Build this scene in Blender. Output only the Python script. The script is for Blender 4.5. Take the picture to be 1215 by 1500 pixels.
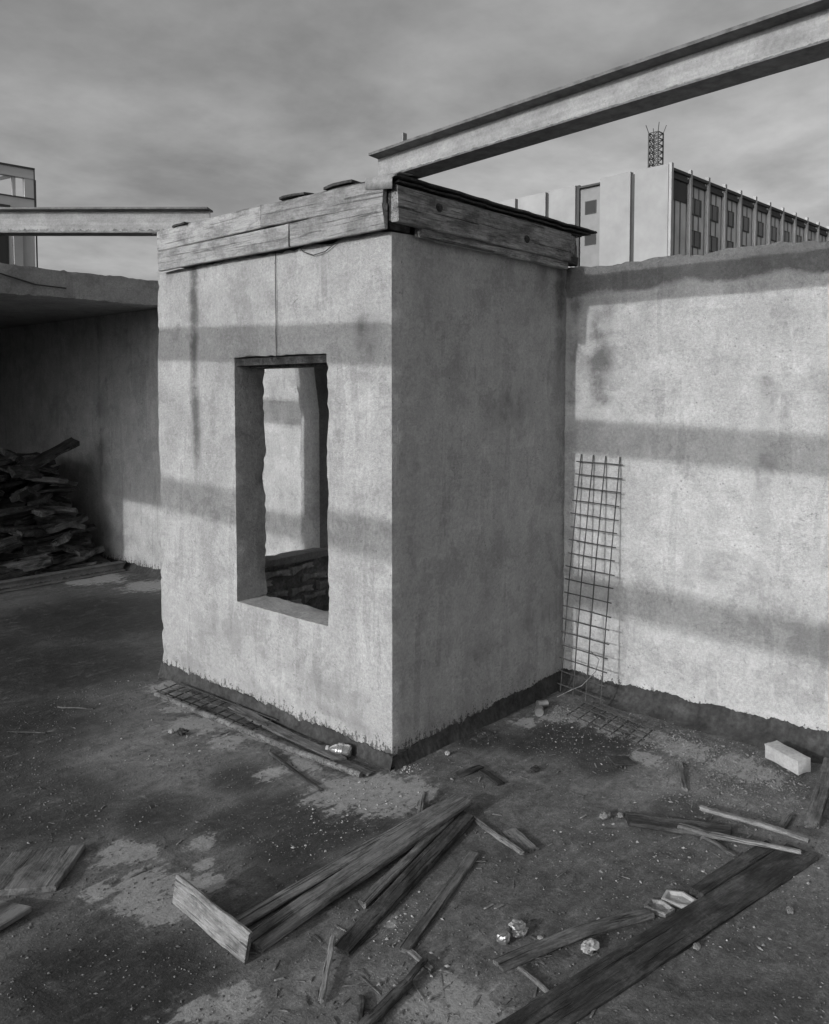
import bpy, bmesh, math, random
from mathutils import Vector, Matrix, noise
R = math.radians
random.seed(7)
for o in list(bpy.data.objects): bpy.data.objects.remove(o)
S = bpy.context.scene
COL = S.collection

# ------------------------------------------------------------------ camera
cd = bpy.data.cameras.new('camera'); cam = bpy.data.objects.new('camera', cd); COL.objects.link(cam)
cam.location = (-2.63, -2.484, 1.655)
cam.rotation_euler = (R(90 - 3.15), 0, R(41.8 - 90))
cd.sensor_fit = 'VERTICAL'; cd.sensor_height = 36; cd.lens = 29.256
cd.shift_y = -103 / 1500
cd.clip_start = .05; cd.clip_end = 3000
S.camera = cam

# ------------------------------------------------------------------ sky and sun (monochrome film: grey light only)
SUN_DIR = Vector((1, -.045, -.316))           # the way the light travels
W = bpy.data.worlds.new('World'); S.world = W; W.use_nodes = True
nt = W.node_tree; nt.nodes.clear()
def wn(t, **k):
    n = nt.nodes.new(t)
    for a, v in k.items(): setattr(n, a, v)
    return n
sky = wn('ShaderNodeTexSky', sky_type='NISHITA', sun_disc=False)
sky.sun_elevation = R(17.5); sky.sun_rotation = math.atan2(-1, .045)
sky.dust_density = 3.8; sky.air_density = 1.0
bw = wn('ShaderNodeRGBToBW'); nt.links.new(sky.outputs[0], bw.inputs[0])
tc = wn('ShaderNodeTexCoord'); sep = wn('ShaderNodeSeparateXYZ'); nt.links.new(tc.outputs['Generated'], sep.inputs[0])
def wm(op, a, b, c=None):
    n = wn('ShaderNodeMath', operation=op)
    for i, v in enumerate((a, b, c)):
        if v is None: continue
        if isinstance(v, (int, float)): n.inputs[i].default_value = v
        else: nt.links.new(v, n.inputs[i])
    return n.outputs[0]
zz = wm('ADD', wm('MAXIMUM', sep.outputs[2], 0), .16)
cx = wm('DIVIDE', sep.outputs[0], zz); cy = wm('DIVIDE', sep.outputs[1], zz)
comb = wn('ShaderNodeCombineXYZ'); nt.links.new(cx, comb.inputs[0]); nt.links.new(cy, comb.inputs[1])
n1 = wn('ShaderNodeTexNoise'); n1.inputs['Scale'].default_value = 1.7; n1.inputs['Detail'].default_value = 8; n1.inputs['Roughness'].default_value = .56; n1.inputs['Distortion'].default_value = .15
nt.links.new(comb.outputs[0], n1.inputs['Vector'])
cr = wn('ShaderNodeMapRange'); cr.inputs['From Min'].default_value = .34; cr.inputs['From Max'].default_value = .74; cr.inputs['To Min'].default_value = .70; cr.inputs['To Max'].default_value = 1.30
nt.links.new(n1.outputs['Fac'], cr.inputs['Value'])
n2 = wn('ShaderNodeTexNoise'); n2.inputs['Scale'].default_value = 5.5; n2.inputs['Detail'].default_value = 6; n2.inputs['Roughness'].default_value = .6
nt.links.new(comb.outputs[0], n2.inputs['Vector'])
cr2 = wn('ShaderNodeMapRange'); cr2.inputs['From Min'].default_value = .3; cr2.inputs['From Max'].default_value = .75; cr2.inputs['To Min'].default_value = .93; cr2.inputs['To Max'].default_value = 1.10
nt.links.new(n2.outputs['Fac'], cr2.inputs['Value'])
mul = wm('MULTIPLY', wm('MULTIPLY', bw.outputs[0], cr.outputs[0]), cr2.outputs[0])
bg = wn('ShaderNodeBackground'); bg.inputs['Strength'].default_value = .15
nt.links.new(mul, bg.inputs['Color'])
wo = wn('ShaderNodeOutputWorld'); nt.links.new(bg.outputs[0], wo.inputs[0])
sl = bpy.data.lights.new('sun', 'SUN'); sl.energy = 1.7; sl.angle = R(.6); sl.color = (1, 1, 1)
so = bpy.data.objects.new('sun', sl); COL.objects.link(so); so.rotation_euler = SUN_DIR.to_track_quat('-Z', 'Y').to_euler(); so.location = (-20, 2, 12)
S.cycles.max_bounces = 5; S.cycles.diffuse_bounces = 3; S.cycles.glossy_bounces = 2; S.cycles.caustics_reflective = False; S.cycles.caustics_refractive = False
S.view_settings.view_transform = 'Standard'; S.view_settings.look = 'None'
S.view_settings.exposure = .08; S.view_settings.gamma = 1; S.view_settings.use_curve_mapping = False

# ------------------------------------------------------------------ helpers
def tag(o, label=None, cat=None, group=None, kind=None):
    if label: o['label'] = label
    if cat: o['category'] = cat
    if group: o['group'] = group
    if kind: o['kind'] = kind
    return o
def empty(name, loc=(0, 0, 0), label=None, cat=None, group=None):
    o = bpy.data.objects.new(name, None); COL.objects.link(o); o.location = loc
    return tag(o, label, cat, group)
def mesh(name, vs, fs, mat, parent=None, smooth=None, M=None):
    m = bpy.data.meshes.new(name); m.from_pydata([tuple(v) for v in vs], [], fs); m.validate(); m.update()
    m.materials.append(mat)
    if smooth is not None:
        m.polygons.foreach_set('use_smooth', [True] * len(m.polygons)); m.set_sharp_from_angle(angle=R(smooth))
    o = bpy.data.objects.new(name, m); COL.objects.link(o)
    if M is not None: o.matrix_world = M
    if parent:
        o.parent = parent
        o.matrix_parent_inverse = Matrix.Translation(parent.location).inverted() if parent.type == 'EMPTY' else parent.matrix_world.inverted()
    return o
def nz(x, y, z, s=1.0): return noise.noise(Vector((x * s + 3.1, y * s - 7.7, z * s + 1.3)))
def fbm(x, y, z, s=1.0, o=4): return noise.fractal(Vector((x * s + 5.3, y * s + 2.9, z * s)), 1.0, 2.0, o)
BOXF = [(0, 3, 2, 1), (4, 5, 6, 7), (0, 1, 5, 4), (1, 2, 6, 5), (2, 3, 7, 6), (3, 0, 4, 7)]
class MB:
    def __init__(s): s.v = []; s.f = []
    def add(s, vs, fs):
        b = len(s.v); s.v += [Vector(v) for v in vs]; s.f += [tuple(i + b for i in f) for f in fs]; return s
    def box(s, a, b):
        x0, y0, z0 = a; x1, y1, z1 = b
        return s.add([(x0, y0, z0), (x1, y0, z0), (x1, y1, z0), (x0, y1, z0), (x0, y0, z1), (x1, y0, z1), (x1, y1, z1), (x0, y1, z1)], BOXF)
    def obox(s, o, ax, ay, az):                      # corner + three edge vectors
        o, ax, ay, az = map(Vector, (o, ax, ay, az))
        v = [o, o + ax, o + ax + ay, o + ay]; v += [p + az for p in v]
        return s.add(v, BOXF if ax.cross(ay).dot(az) > 0 else [f[::-1] for f in BOXF])
    def bar(s, a, b, w, h=None, up=(0, 0, 1)):
        a, b = Vector(a), Vector(b); h = h or w; d = (b - a).normalized(); u = Vector(up)
        if abs(d.dot(u)) > .98: u = Vector((1, 0, 0))
        r = d.cross(u).normalized(); u = r.cross(d)
        return s.obox(a - r * w / 2 - u * h / 2, b - a, r * w, u * h)
    def tube(s, pts, r, n=6, cap=True):
        pts = [Vector(p) for p in pts]; b = len(s.v); rs = r if isinstance(r, (list, tuple)) else [r] * len(pts)
        for i, p in enumerate(pts):
            d = (pts[min(i + 1, len(pts) - 1)] - pts[max(i - 1, 0)]).normalized()
            u = Vector((0, 0, 1)) if abs(d.z) < .9 else Vector((1, 0, 0)); e = d.cross(u).normalized(); g = e.cross(d)
            for k in range(n):
                t = 2 * math.pi * k / n; s.v.append(p + e * math.cos(t) * rs[i] + g * math.sin(t) * rs[i])
        for i in range(len(pts) - 1):
            for k in range(n):
                k2 = (k + 1) % n; s.f.append((b + i * n + k, b + i * n + k2, b + (i + 1) * n + k2, b + (i + 1) * n + k))
        if cap: s.f.append(tuple(b + k for k in range(n))[::-1]); s.f.append(tuple(b + (len(pts) - 1) * n + k for k in range(n)))
        return s
    def build(s, name, mat, parent=None, smooth=None, M=None): return mesh(name, s.v, s.f, mat, parent, smooth, M)

def frange(a, b, st, extra=()):
    n = max(1, round((b - a) / st)); L = sorted(set([round(a + (b - a) * i / n, 4) for i in range(n + 1)] + [round(e, 4) for e in extra]))
    out = [L[0]]
    keep = set(round(e, 4) for e in extra) | {L[0], L[-1]}
    for v in L[1:]:
        if v - out[-1] < st * .45:
            if v in keep and out[-1] not in keep: out[-1] = v
            elif v in keep: out.append(v)
            continue
        out.append(v)
    return out
def vox(name, us, vs, ws, solid, mat, parent=None, disp=None, stain_shade=None, chip=.010):
    """surface of a solid made of cells, its edges worn"""
    nu, nv, nw = len(us) - 1, len(vs) - 1, len(ws) - 1
    occ = {}
    for i in range(nu):
        for j in range(nv):
            for k in range(nw):
                if solid((us[i] + us[i + 1]) / 2, (vs[j] + vs[j + 1]) / 2, (ws[k] + ws[k + 1]) / 2): occ[i, j, k] = 1
    idx = {}; V = []; Nn = []; F = []
    def vid(i, j, k, n):
        t = (i, j, k)
        if t not in idx: idx[t] = len(V); V.append(Vector((us[i], vs[j], ws[k]))); Nn.append(set())
        Nn[idx[t]].add(n); return idx[t]
    dirs = [((1, 0, 0), ((1, 0, 0), (1, 1, 0), (1, 1, 1), (1, 0, 1))), ((-1, 0, 0), ((0, 0, 0), (0, 0, 1), (0, 1, 1), (0, 1, 0))),
            ((0, 1, 0), ((0, 1, 0), (0, 1, 1), (1, 1, 1), (1, 1, 0))), ((0, -1, 0), ((0, 0, 0), (1, 0, 0), (1, 0, 1), (0, 0, 1))),
            ((0, 0, 1), ((0, 0, 1), (1, 0, 1), (1, 1, 1), (0, 1, 1))), ((0, 0, -1), ((0, 0, 0), (0, 1, 0), (1, 1, 0), (1, 0, 0)))]
    for (i, j, k) in occ:
        for n, q in dirs:
            if (i + n[0], j + n[1], k + n[2]) in occ: continue
            F.append(tuple(vid(i + a, j + b, k + c, n) for a, b, c in q))
    P = []
    for v, ns in zip(V, Nn):
        n = Vector((0, 0, 0))
        for a in ns: n += Vector(a)
        p = v.copy()
        if n.length > 0:
            nn = n.normalized(); a = .0035 * fbm(*v, 2.2) + .0015 * nz(*v, 17)
            if len(ns) > 1:
                a -= chip * (max(0, nz(*v, 6)) * .9 + max(0, nz(*v, 23)) * 1.3) + .002
            p += nn * a
        if disp: p += Vector(disp(v, ns))
        P.append(p)
    o = mesh(name, P, F, mat, parent, 42)
    at = o.data.attributes.new('stain_shade', 'FLOAT', 'POINT')
    at.data.foreach_set('value', [float(stain_shade(v)) if stain_shade else 0.0 for v in V])
    return o

# ------------------------------------------------------------------ materials (all grey: the photograph is monochrome)
class NT:
    def __init__(s, name, rough=.9):
        s.m = bpy.data.materials.new(name); s.m.use_nodes = True; s.t = s.m.node_tree
        s.b = s.t.nodes['Principled BSDF']; s.b.inputs['Roughness'].default_value = rough
        s.b.inputs['Specular IOR Level'].default_value = .25
        s.tc = s.t.nodes.new('ShaderNodeTexCoord')
    def lk(s, a, i):
        if isinstance(a, (int, float)): i.default_value = a
        else: s.t.links.new(a, i)
    def vec(s, sc=(1, 1, 1), src='Object', rot=(0, 0, 0), loc=None):
        n = s.t.nodes.new('ShaderNodeMapping'); s.t.links.new(s.tc.outputs[src], n.inputs[0]); n.inputs['Scale'].default_value = sc; n.inputs['Rotation'].default_value = rot
        if loc is not None:
            s.lk(loc, n.inputs['Location'])
        return n.outputs[0]
    def rnd(s):
        n = s.t.nodes.new('ShaderNodeObjectInfo'); return n.outputs['Random']
    def noise(s, v, sc, det=4, ro=.55, dist=0):
        n = s.t.nodes.new('ShaderNodeTexNoise'); s.t.links.new(v, n.inputs['Vector'])
        n.inputs['Scale'].default_value = sc; n.inputs['Detail'].default_value = det; n.inputs['Roughness'].default_value = ro; n.inputs['Distortion'].default_value = dist
        return n.outputs['Fac']
    def vor(s, v, sc, feat='F1', out='Distance'):
        n = s.t.nodes.new('ShaderNodeTexVoronoi'); n.feature = feat; s.t.links.new(v, n.inputs['Vector']); n.inputs['Scale'].default_value = sc
        return n.outputs[out]
    def math(s, op, a, b=0, clamp=False):
        n = s.t.nodes.new('ShaderNodeMath'); n.operation = op; n.use_clamp = clamp; s.lk(a, n.inputs[0]); s.lk(b, n.inputs[1]); return n.outputs[0]
    def rng(s, a, f0, f1, t0, t1, smooth=False):
        n = s.t.nodes.new('ShaderNodeMapRange'); s.lk(a, n.inputs['Value'])
        if smooth: n.interpolation_type = 'SMOOTHSTEP'
        for k, v in (('From Min', f0), ('From Max', f1), ('To Min', t0), ('To Max', t1)): s.lk(v, n.inputs[k])
        return n.outputs[0]
    def mix(s, f, a, b):
        n = s.t.nodes.new('ShaderNodeMix'); n.data_type = 'FLOAT'; s.lk(f, n.inputs[0]); s.lk(a, n.inputs[2]); s.lk(b, n.inputs[3]); return n.outputs[0]
    def attr(s, name):
        n = s.t.nodes.new('ShaderNodeAttribute'); n.attribute_name = name; return n.outputs['Fac']
    def color(s, a):
        if isinstance(a, (int, float)): s.b.inputs['Base Color'].default_value = (a, a, a, 1)
        else:
            n = s.t.nodes.new('ShaderNodeCombineColor')
            for i in range(3): s.t.links.new(a, n.inputs[i])
            s.t.links.new(n.outputs[0], s.b.inputs['Base Color'])
    def bump(s, h, st, dist, prev=None):
        n = s.t.nodes.new('ShaderNodeBump'); n.inputs['Strength'].default_value = st; n.inputs['Distance'].default_value = dist; s.t.links.new(h, n.inputs['Height'])
        if prev: s.t.links.new(prev, n.inputs['Normal'])
        s.t.links.new(n.outputs[0], s.b.inputs['Normal']); return n.outputs[0]

def plaster(name, base, rough_amt=1.0, streak=1.0, tar=False):
    k = NT(name); v = k.vec()
    big = k.noise(v, 2.1, 4, .65, .5); med = k.noise(v, 9.5, 4, .7); fine = k.noise(v, 62, 3, .75); grain = k.noise(v, 250, 1, .7)
    strk = k.noise(k.vec((4.5, 4.5, .45)), 2.2, 2, .55, .2)
    bl = k.noise(v, 3.2, 5, .74, .25); hor = k.noise(k.vec((1.2, 1.2, 13)), 2.8, 3, .65, .3)
    c = k.rng(big, .3, .72, base * .80, base * 1.15)
    c = k.math('MULTIPLY', c, k.rng(med, .28, .72, .88, 1.10))
    c = k.math('MULTIPLY', c, k.rng(fine, .3, .7, .82, 1.16))
    c = k.math('MULTIPLY', c, k.rng(grain, .25, .75, .84, 1.16)); c = k.math('MULTIPLY', c, k.rng(hor, .32, .7, .965, 1.03))
    c = k.math('MULTIPLY', c, k.rng(strk, .36, .66, 1 - .06 * streak, 1 + .04 * streak))
    # drips with clear edges
    c = k.math('MULTIPLY', c, k.rng(k.math('ADD', strk, k.math('MULTIPLY', big, .45)), .84, .87, 1.0, .86, True))
    # stains and painted shade strips with edges of their own
    at_ = k.attr('stain_shade'); mo = k.math('ADD', k.math('MULTIPLY', k.math('SUBTRACT', med, .5), 1.5), k.math('MULTIPLY', k.math('SUBTRACT', fine, .5), 1.5))
    st = k.math('ADD', k.math('ADD', at_, k.math('MULTIPLY', at_, mo)), k.math('MULTIPLY', k.math('SUBTRACT', med, .5), .55))
    st = k.math('ADD', st, k.math('MULTIPLY', k.math('SUBTRACT', bl, .5), .6))
    c = k.math('MULTIPLY', c, k.rng(st, .16, .90, 1.0, .38, True))
    # worn and patched skim coat
    c = k.math('MULTIPLY', c, k.rng(bl, .525, .57, 1.0, .86, True)); c = k.math('MULTIPLY', c, k.rng(bl, .405, .425, 1.10, 1.0, True)); c = k.math('MULTIPLY', c, k.rng(big, .55, .60, 1.0, .90, True))
    # pits, scratches, hair cracks
    pits = k.math('MULTIPLY', k.rng(k.vor(v, 38), .05, .24, 1, 0), k.math('MULTIPLY', k.rng(med, .47, .57, 0, 1), k.rng(hor, .50, .60, .1, 1)))
    c = k.math('MULTIPLY', c, k.rng(pits, 0, 1, 1, .42))
    cw = k.noise(k.vec((2.2, 2.2, 5.5)), 3.1, 4, .6, .9); crk = k.math('MULTIPLY', k.rng(k.math('ABSOLUTE', k.math('SUBTRACT', cw, .5)), .0, .006, 1, 0), k.rng(big, .55, .62, 0, 1))
    c = k.math('MULTIPLY', c, k.rng(crk, 0, 1, 1, .48))
    if tar:
        sp = k.t.nodes.new('ShaderNodeSeparateXYZ'); k.t.links.new(v, sp.inputs[0])
        t = k.math('ADD', k.rng(sp.outputs[2], .06, .20, .62, .0), k.math('MULTIPLY', k.math('SUBTRACT', fine, .5), 1.1)); t = k.math('ADD', t, k.math('MULTIPLY', k.math('SUBTRACT', k.noise(k.vec((1, 1, .3)), 38, 2, .6), .5), .9))
        c = k.mix(k.rng(t, .50, .60, 0, .85, True), c, .06)
    k.color(c)
    h = k.math('ADD', k.math('MULTIPLY', fine, .5), k.math('MULTIPLY', grain, .22)); h = k.math('ADD', h, k.math('MULTIPLY', med, .9))
    k.bump(h, .85 * rough_amt, .010)
    return k.m
def wood(name, base, contrast=1.0, dark=.25, gloss=.85, fi=1.0):
    k = NT(name, gloss); off = k.math('MULTIPLY', k.rnd(), 13.0)
    cmb = k.t.nodes.new('ShaderNodeCombineXYZ')
    for i in range(3): k.t.links.new(off, cmb.inputs[i])
    v = k.vec((1.0, 1.0, 1.0), loc=cmb.outputs[0]); vg = k.vec((1.8, 24, 24), loc=cmb.outputs[0]); vf = k.vec((16, 170, 170), loc=cmb.outputs[0])
    g = k.noise(vg, 1.5, 4, .62, 1.3); f = k.noise(vf, 1.2, 3, .65); big = k.noise(k.vec((1, 2.2, 2.2), loc=cmb.outputs[0]), 5.5, 4, .65, .6); sp = k.noise(v, 75, 3, .75)
    c = k.rng(g, .3, .7, base * (1 - .55 * contrast), base * (1 + .45 * contrast))
    c = k.math('MULTIPLY', c, k.rng(f, .3, .7, 1 - .38 * fi, 1 + .32 * fi))
    c = k.math('MULTIPLY', c, k.rng(big, .36, .64, 1 - dark * 1.9, 1 + dark * 1.3))
    c = k.math('MULTIPLY', c, k.rng(sp, .3, .75, .75, 1.22))
    c = k.math('MULTIPLY', c, k.rng(k.rnd(), 0, 1, .8, 1.2))
    crk = k.rng(k.noise(k.vec((.9, 55, 55), loc=cmb.outputs[0]), 1.6, 2, .5, .8), .62, .655, 0, 1)
    c = k.math('MULTIPLY', c, k.rng(crk, 0, 1, 1, 1 - .7 * fi))
    mud = k.rng(k.math('ADD', k.math('MULTIPLY', big, .6), k.math('MULTIPLY', sp, .4)), .54, .64, 0, .55); c = k.mix(mud, c, .13); k.color(c)
    h = k.math('ADD', k.math('MULTIPLY', g, .6), k.math('MULTIPLY', f, .6)); h = k.math('SUBTRACT', h, k.math('MULTIPLY', crk, .8)); h = k.math('ADD', h, k.math('MULTIPLY', sp, .25))
    k.bump(h, .85, .007); return k.m
def plain(name, base, rough=.8, sc=30, var=.3, metal=0, bmp=.3):
    k = NT(name, rough); v = k.vec(); a = k.noise(v, sc, 5, .65); b = k.noise(v, sc * .17, 4, .6, .3)
    c = k.rng(a, .3, .7, base * (1 - var), base * (1 + var)); c = k.math('MULTIPLY', c, k.rng(b, .3, .7, 1 - var, 1 + var)); k.color(c)
    k.b.inputs['Metallic'].default_value = metal
    if bmp: k.bump(a, bmp, .004)
    return k.m
M_PL = plaster('wall_plaster', .395, 1, 1, True)
M_PAR = plaster('parapet_plaster', .47, 1.15, .9, True)
M_CAN = plaster('canopy_concrete', .34, 1.4, .6)
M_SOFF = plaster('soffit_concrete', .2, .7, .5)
M_WPALE = wood('weathered_pale_wood', .21, .6, .25); M_WMID = wood('weathered_wood', .15, .8, .25); M_WDARK = wood('dark_wet_wood', .065, .9, .3, .7)
M_WFASC = wood('fascia_wood_lit', .34, .22, .2, .85, .5); M_WFASCD = wood('fascia_wood_shaded', .29, .9, .25); M_ROT = wood('charred_wood', .045, 1.0, .45); M_ROT2 = wood('rotten_grey_wood', .13, 1.0, .4)  # fascia wood in two tones: sunlit front paler, shaded side darker
M_WSPL = plain('splinter_wood', .16, .9, 35, .6, 0, .3); M_BOARD = wood('sheet_board', .15, .08, .35, .85, .08); M_TAR = plain('bitumen', .045, .75, 40, .45, 0, .9)
M_FELT = plain('roofing_felt', .05, .85, 60, .4, 0, .7)
M_REBAR = plain('rusty_rebar', .075, .7, 80, .35, .3)
M_BRICK = plain('old_brick', .45, .9, 45, .45, 0, .8)
M_MORT = plain('mortar', .22, .95, 60, .4, 0, .9)
M_WIRE = plain('wire', .05, .6, 30, .2, .2, 0)
M_FARM = plain('far_mullion', .16, .7, .4, .2, 0, 0); M_SPAN = plain('far_spandrel', .62, .9, .5, .15, 0, 0); M_GAN = plain('far_grey_frame', .5, .9, .5, .12, 0, 0); M_FAR = plain('far_panel', .33, .9, .5, .10, 0, 0); M_FARD = plain('far_dark_frame', .07, .7, .4, .2, 0, 0)
M_FARG = plain('far_concrete', .25, .9, .5, .15, 0, 0); M_FIN = plain('far_fin', .40, .8, .8, .12, 0, 0)
M_GRIT = plain('dark_grit', .12, .9, 90, .5, 0, .4); M_STONE = plain('stone_chips', .19, .9, 90, .5, 0, .4); M_CHIP = plain('plaster_chips', .34, .9, 70, .35, 0, .4)
M_BLOCK = plain('aerated_block', .38, .95, 70, .18, 0, .5); M_PAPER = plain('paper', .38, .9, 40, .2, 0, .3)
M_FOIL = plain('foil', .45, .42, 25, .2, .9, .5); M_CAN_METAL = plain('tin', .5, .35, 40, .25, .85, .2)
M_CITY = plain('city_ground', .12, .95, .05, .3, 0, 0)
k = NT('window_glass', .1); k.color(.03); M_GLASS = k.m; k.b.inputs['Specular IOR Level'].default_value = .4
k = NT('bottle_plastic', .15); k.color(.55); k.b.inputs['Transmission Weight'].default_value = .75; M_PET = k.m
def steel_mat():
    k = NT('galvanised_steel', .6); v = k.vec(); a = k.noise(v, 8, 6, .7, .3); f = k.noise(v, 120, 4, .7); s = k.noise(k.vec((1, 14, 14)), 3, 5, .6)
    c = k.rng(a, .3, .7, .22, .36); c = k.math('MULTIPLY', c, k.rng(f, .3, .7, .8, 1.15)); c = k.math('MULTIPLY', c, k.rng(s, .35, .65, .85, 1.1))
    rust_shade = k.math('ADD', k.attr('rust_shade'), k.math('MULTIPLY', k.math('SUBTRACT', k.noise(v, 32, 6, .75), .5), 1.5))
    rst = k.rng(rust_shade, .48, .62, 0, 1, True); c = k.mix(rst, c, k.rng(k.noise(v, 18, 3, .7), .35, .65, .08, .17)); k.color(c)
    sp = k.rng(k.vor(v, 75), .05, .16, 1, 0); sp = k.math('MULTIPLY', sp, k.rng(k.noise(v, 11, 3), .5, .62, 0, 1))
    c2 = k.math('MULTIPLY', c, k.rng(sp, 0, 1, 1, .35)); k.color(c2); k.bump(f, .35, .003); return k.m
M_STEEL = steel_mat()
def ground_mat():
    k = NT('tarred_roof_floor', .85); v = k.vec()
    big = k.noise(v, 1.1, 4, .62, .6); med = k.noise(v, 5.5, 4, .72, .8); fine = k.noise(v, 30, 3, .75); grit = k.noise(v, 130, 2, .75); g2 = k.noise(v, 420, 1, .7)
    str_ = k.noise(k.vec((1.2, 9, 1), rot=(0, 0, R(35))), 3, 4, .65, .5)
    base = k.rng(med, .26, .76, .060, .168); base = k.math('MULTIPLY', base, k.rng(big, .3, .7, .75, 1.28))
    base = k.math('MULTIPLY', base, k.rng(str_, .3, .7, .84, 1.18)); base = k.math('MULTIPLY', base, k.rng(fine, .3, .7, .72, 1.3))
    base = k.math('MULTIPLY', base, k.rng(grit, .3, .72, .74, 1.3)); base = k.math('MULTIPLY', base, k.rng(g2, .3, .7, .78, 1.25))
    base = k.math('MULTIPLY', base, k.rng(k.attr('mid'), 0, 1, .92, 1.6))
    dk = k.math('ADD', k.attr('damp'), k.math('MULTIPLY', k.math('SUBTRACT', med, .5), 1.7)); dk = k.math('ADD', dk, k.math('MULTIPLY', k.math('SUBTRACT', fine, .5), .6))
    dm = k.rng(dk, .28, .80, 0, 1, True); base = k.math('MULTIPLY', base, k.rng(dm, 0, 1, 1, .38))
    du = k.math('ADD', k.math('MULTIPLY', k.attr('dust'), 1.15), k.math('MULTIPLY', k.math('SUBTRACT', med, .5), 1.7)); du = k.math('ADD', du, k.math('MULTIPLY', k.math('SUBTRACT', fine, .5), 1.0)); du = k.math('ADD', du, k.math('MULTIPLY', k.math('SUBTRACT', str_, .5), 1.5))
    dusty = k.math('ADD', k.math('MULTIPLY', k.rng(du, .50, .66, 0, 1, True), .6), k.math('MULTIPLY', k.rng(du, .1, 1.0, 0, 1, True), .4))
    dc = k.math('MULTIPLY', k.rng(fine, .28, .72, .235, .345), k.rng(grit, .3, .7, .85, 1.14))
    c = k.mix(dusty, base, dc)
    ch = k.math('MULTIPLY', k.rng(grit, .66, .72, 0, 1), k.rng(fine, .5, .6, 0, 1)); c = k.mix(k.math('MULTIPLY', ch, .6), c, .26)
    k.color(c)
    h = k.math('ADD', k.math('MULTIPLY', fine, .9), k.math('MULTIPLY', grit, .5)); h = k.math('ADD', h, k.math('MULTIPLY', med, 1.8))
    k.bump(h, .6, .005); k.lk(k.rng(dm, 0, 1, .9, .6), k.b.inputs['Roughness'])
    return k.m
M_GROUND = ground_mat()

# ------------------------------------------------------------------ ground
PALE = [(-0.22, -0.10, 0.17), (-0.33, -0.02, 0.12), (-0.12, -0.2, 0.12), (-0.17, 1.0, 0.1), (-0.15, .75, 0.1), (-0.12, 0.5, 0.08), (-0.14, 1.5, 0.1), (-0.08, 1.67, 0.1), (-0.3, 1.07, 0.13), (-0.31, 0.79, 0.09), (-0.2, 1.34, 0.1), (-0.39, 0.37, 0.06), (-0.2, 0.34, 0.1), (-0.3, 0.01, 0.11), (-0.19, -0.12, 0.14), (-0.1, -0.23, 0.1), (-0.31, -0.16, 0.08), (-1.16, 0.26, 0.075), (-1.10, 0.20, 0.05), (-1.21, 0.05, 0.085), (-1.27, -0.05, 0.07), (-1.23, -0.16, 0.08), (-0.92, 0.1, 0.045), (-0.99, -0.03, 0.04), (-1.04, -0.12, 0.055), (-1.33, 0.10, 0.05), (-1.12, -.05, .05), (-1.4, -0.6, 0.06), (-1.32, -0.65, 0.06), (-1.0, -1.03, 0.06), (-0.93, -1.17, 0.08), (-0.88, -1.05, 0.05), (1.08, -0.31, 0.09), (1.08, -0.51, 0.09), (1.09, -0.69, 0.09), (1.07, -0.9, 0.1), (1.04, -1.11, 0.1), (1.02, -1.23, 0.1), (0.83, -0.14, 0.06), (1.0, -0.2, 0.08), (1.08, 4.55, 0.18), (1.17, 4.05, 0.2), (0.87, 4.63, 0.15), (-0.8, -0.71, 0.05), (0.84, -0.78, 0.08)]  # dust patches; those by the canopy wall also paint a sun patch
DARK = [(.78, -.38, .17), (.84, -.58, .17), (.62, -.3, .1), (-0.95, 1.7, 0.4), (-0.4, 2.5, 0.5), (0.3, 3.4, 0.6), (-1.3, 1.25, 0.3), (-0.7, 3.2, 0.5), (-1.65, .75, .25), (0.81, -0.4, 0.13), (0.84, -0.6, 0.14), (-0.53, -0.12, 0.16), (-0.6, 0.09, 0.14), (-0.77, 0.12, 0.12), (-0.4, -0.25, 0.1), (-0.73, -0.15, 0.12), (-0.51, 0.43, 0.12), (-1.57, -0.23, 0.15), (-1.43, -0.43, 0.15), (-1.56, -0.41, 0.15), (0.51, -1.12, 0.1), (0.65, -0.67, 0.1), (-1.19, 0.83, 0.3), (-0.91, 0.43, 0.15), (-0.82, -0.37, 0.1), (0.52, -0.08, 0.1)]  # damp patches, plus broad blobs that darken the left floor
MID = [(0.71, -1.03, 0.2), (0.74, -1.25, 0.2), (0.56, -1.45, 0.2), (0.57, -0.97, 0.15), (-0.64, 0.77, 0.3), (-0.81, 1.07, 0.4), (-1.13, -0.73, 0.2), (-0.95, -0.97, 0.2)]
def blobs(L, x, y, soft=1.0):
    s = 0.0
    for a, b, r in L:
        d = ((x - a) ** 2 + (y - b) ** 2) / (r * r * soft)
        if d < 9: s = max(s, math.exp(-d * .7))
    return s
def gz(x, y):
    h = .004 * nz(x, y, 0, 2.3) + .0022 * nz(x, y, 4, 9) + .0016 * nz(x, y, 9, 31)
    return h * (1 if -3 < x < 1.5 and -3 < y < 6 else .3)
gx = [-10, -8, -6, -5, -4, -3.3] + frange(-2.7, 1.42, .022) + [1.5, 1.66]
gy = [-9, -7, -5, -4, -3.3] + frange(-2.7, 2.2, .022) + frange(2.25, 6.2, .05) + [6.6, 7.5, 9, 10]
V = [(x, y, gz(x, y)) for y in gy for x in gx]; nxx = len(gx)
F = [(j * nxx + i, j * nxx + i + 1, (j + 1) * nxx + i + 1, (j + 1) * nxx + i) for j in range(len(gy) - 1) for i in range(nxx - 1)]
floor = tag(mesh('roof_floor', V, F, M_GROUND, smooth=80), kind='structure')
for nm, fn in (('dust', lambda x, y: blobs(PALE, x, y)), ('damp', lambda x, y: blobs(DARK, x, y, 1.6)), ('mid', lambda x, y: blobs(MID, x, y, 1.5))):
    at = floor.data.attributes.new(nm, 'FLOAT', 'POINT'); at.data.foreach_set('value', [fn(v[0], v[1]) for v in V])
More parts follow.
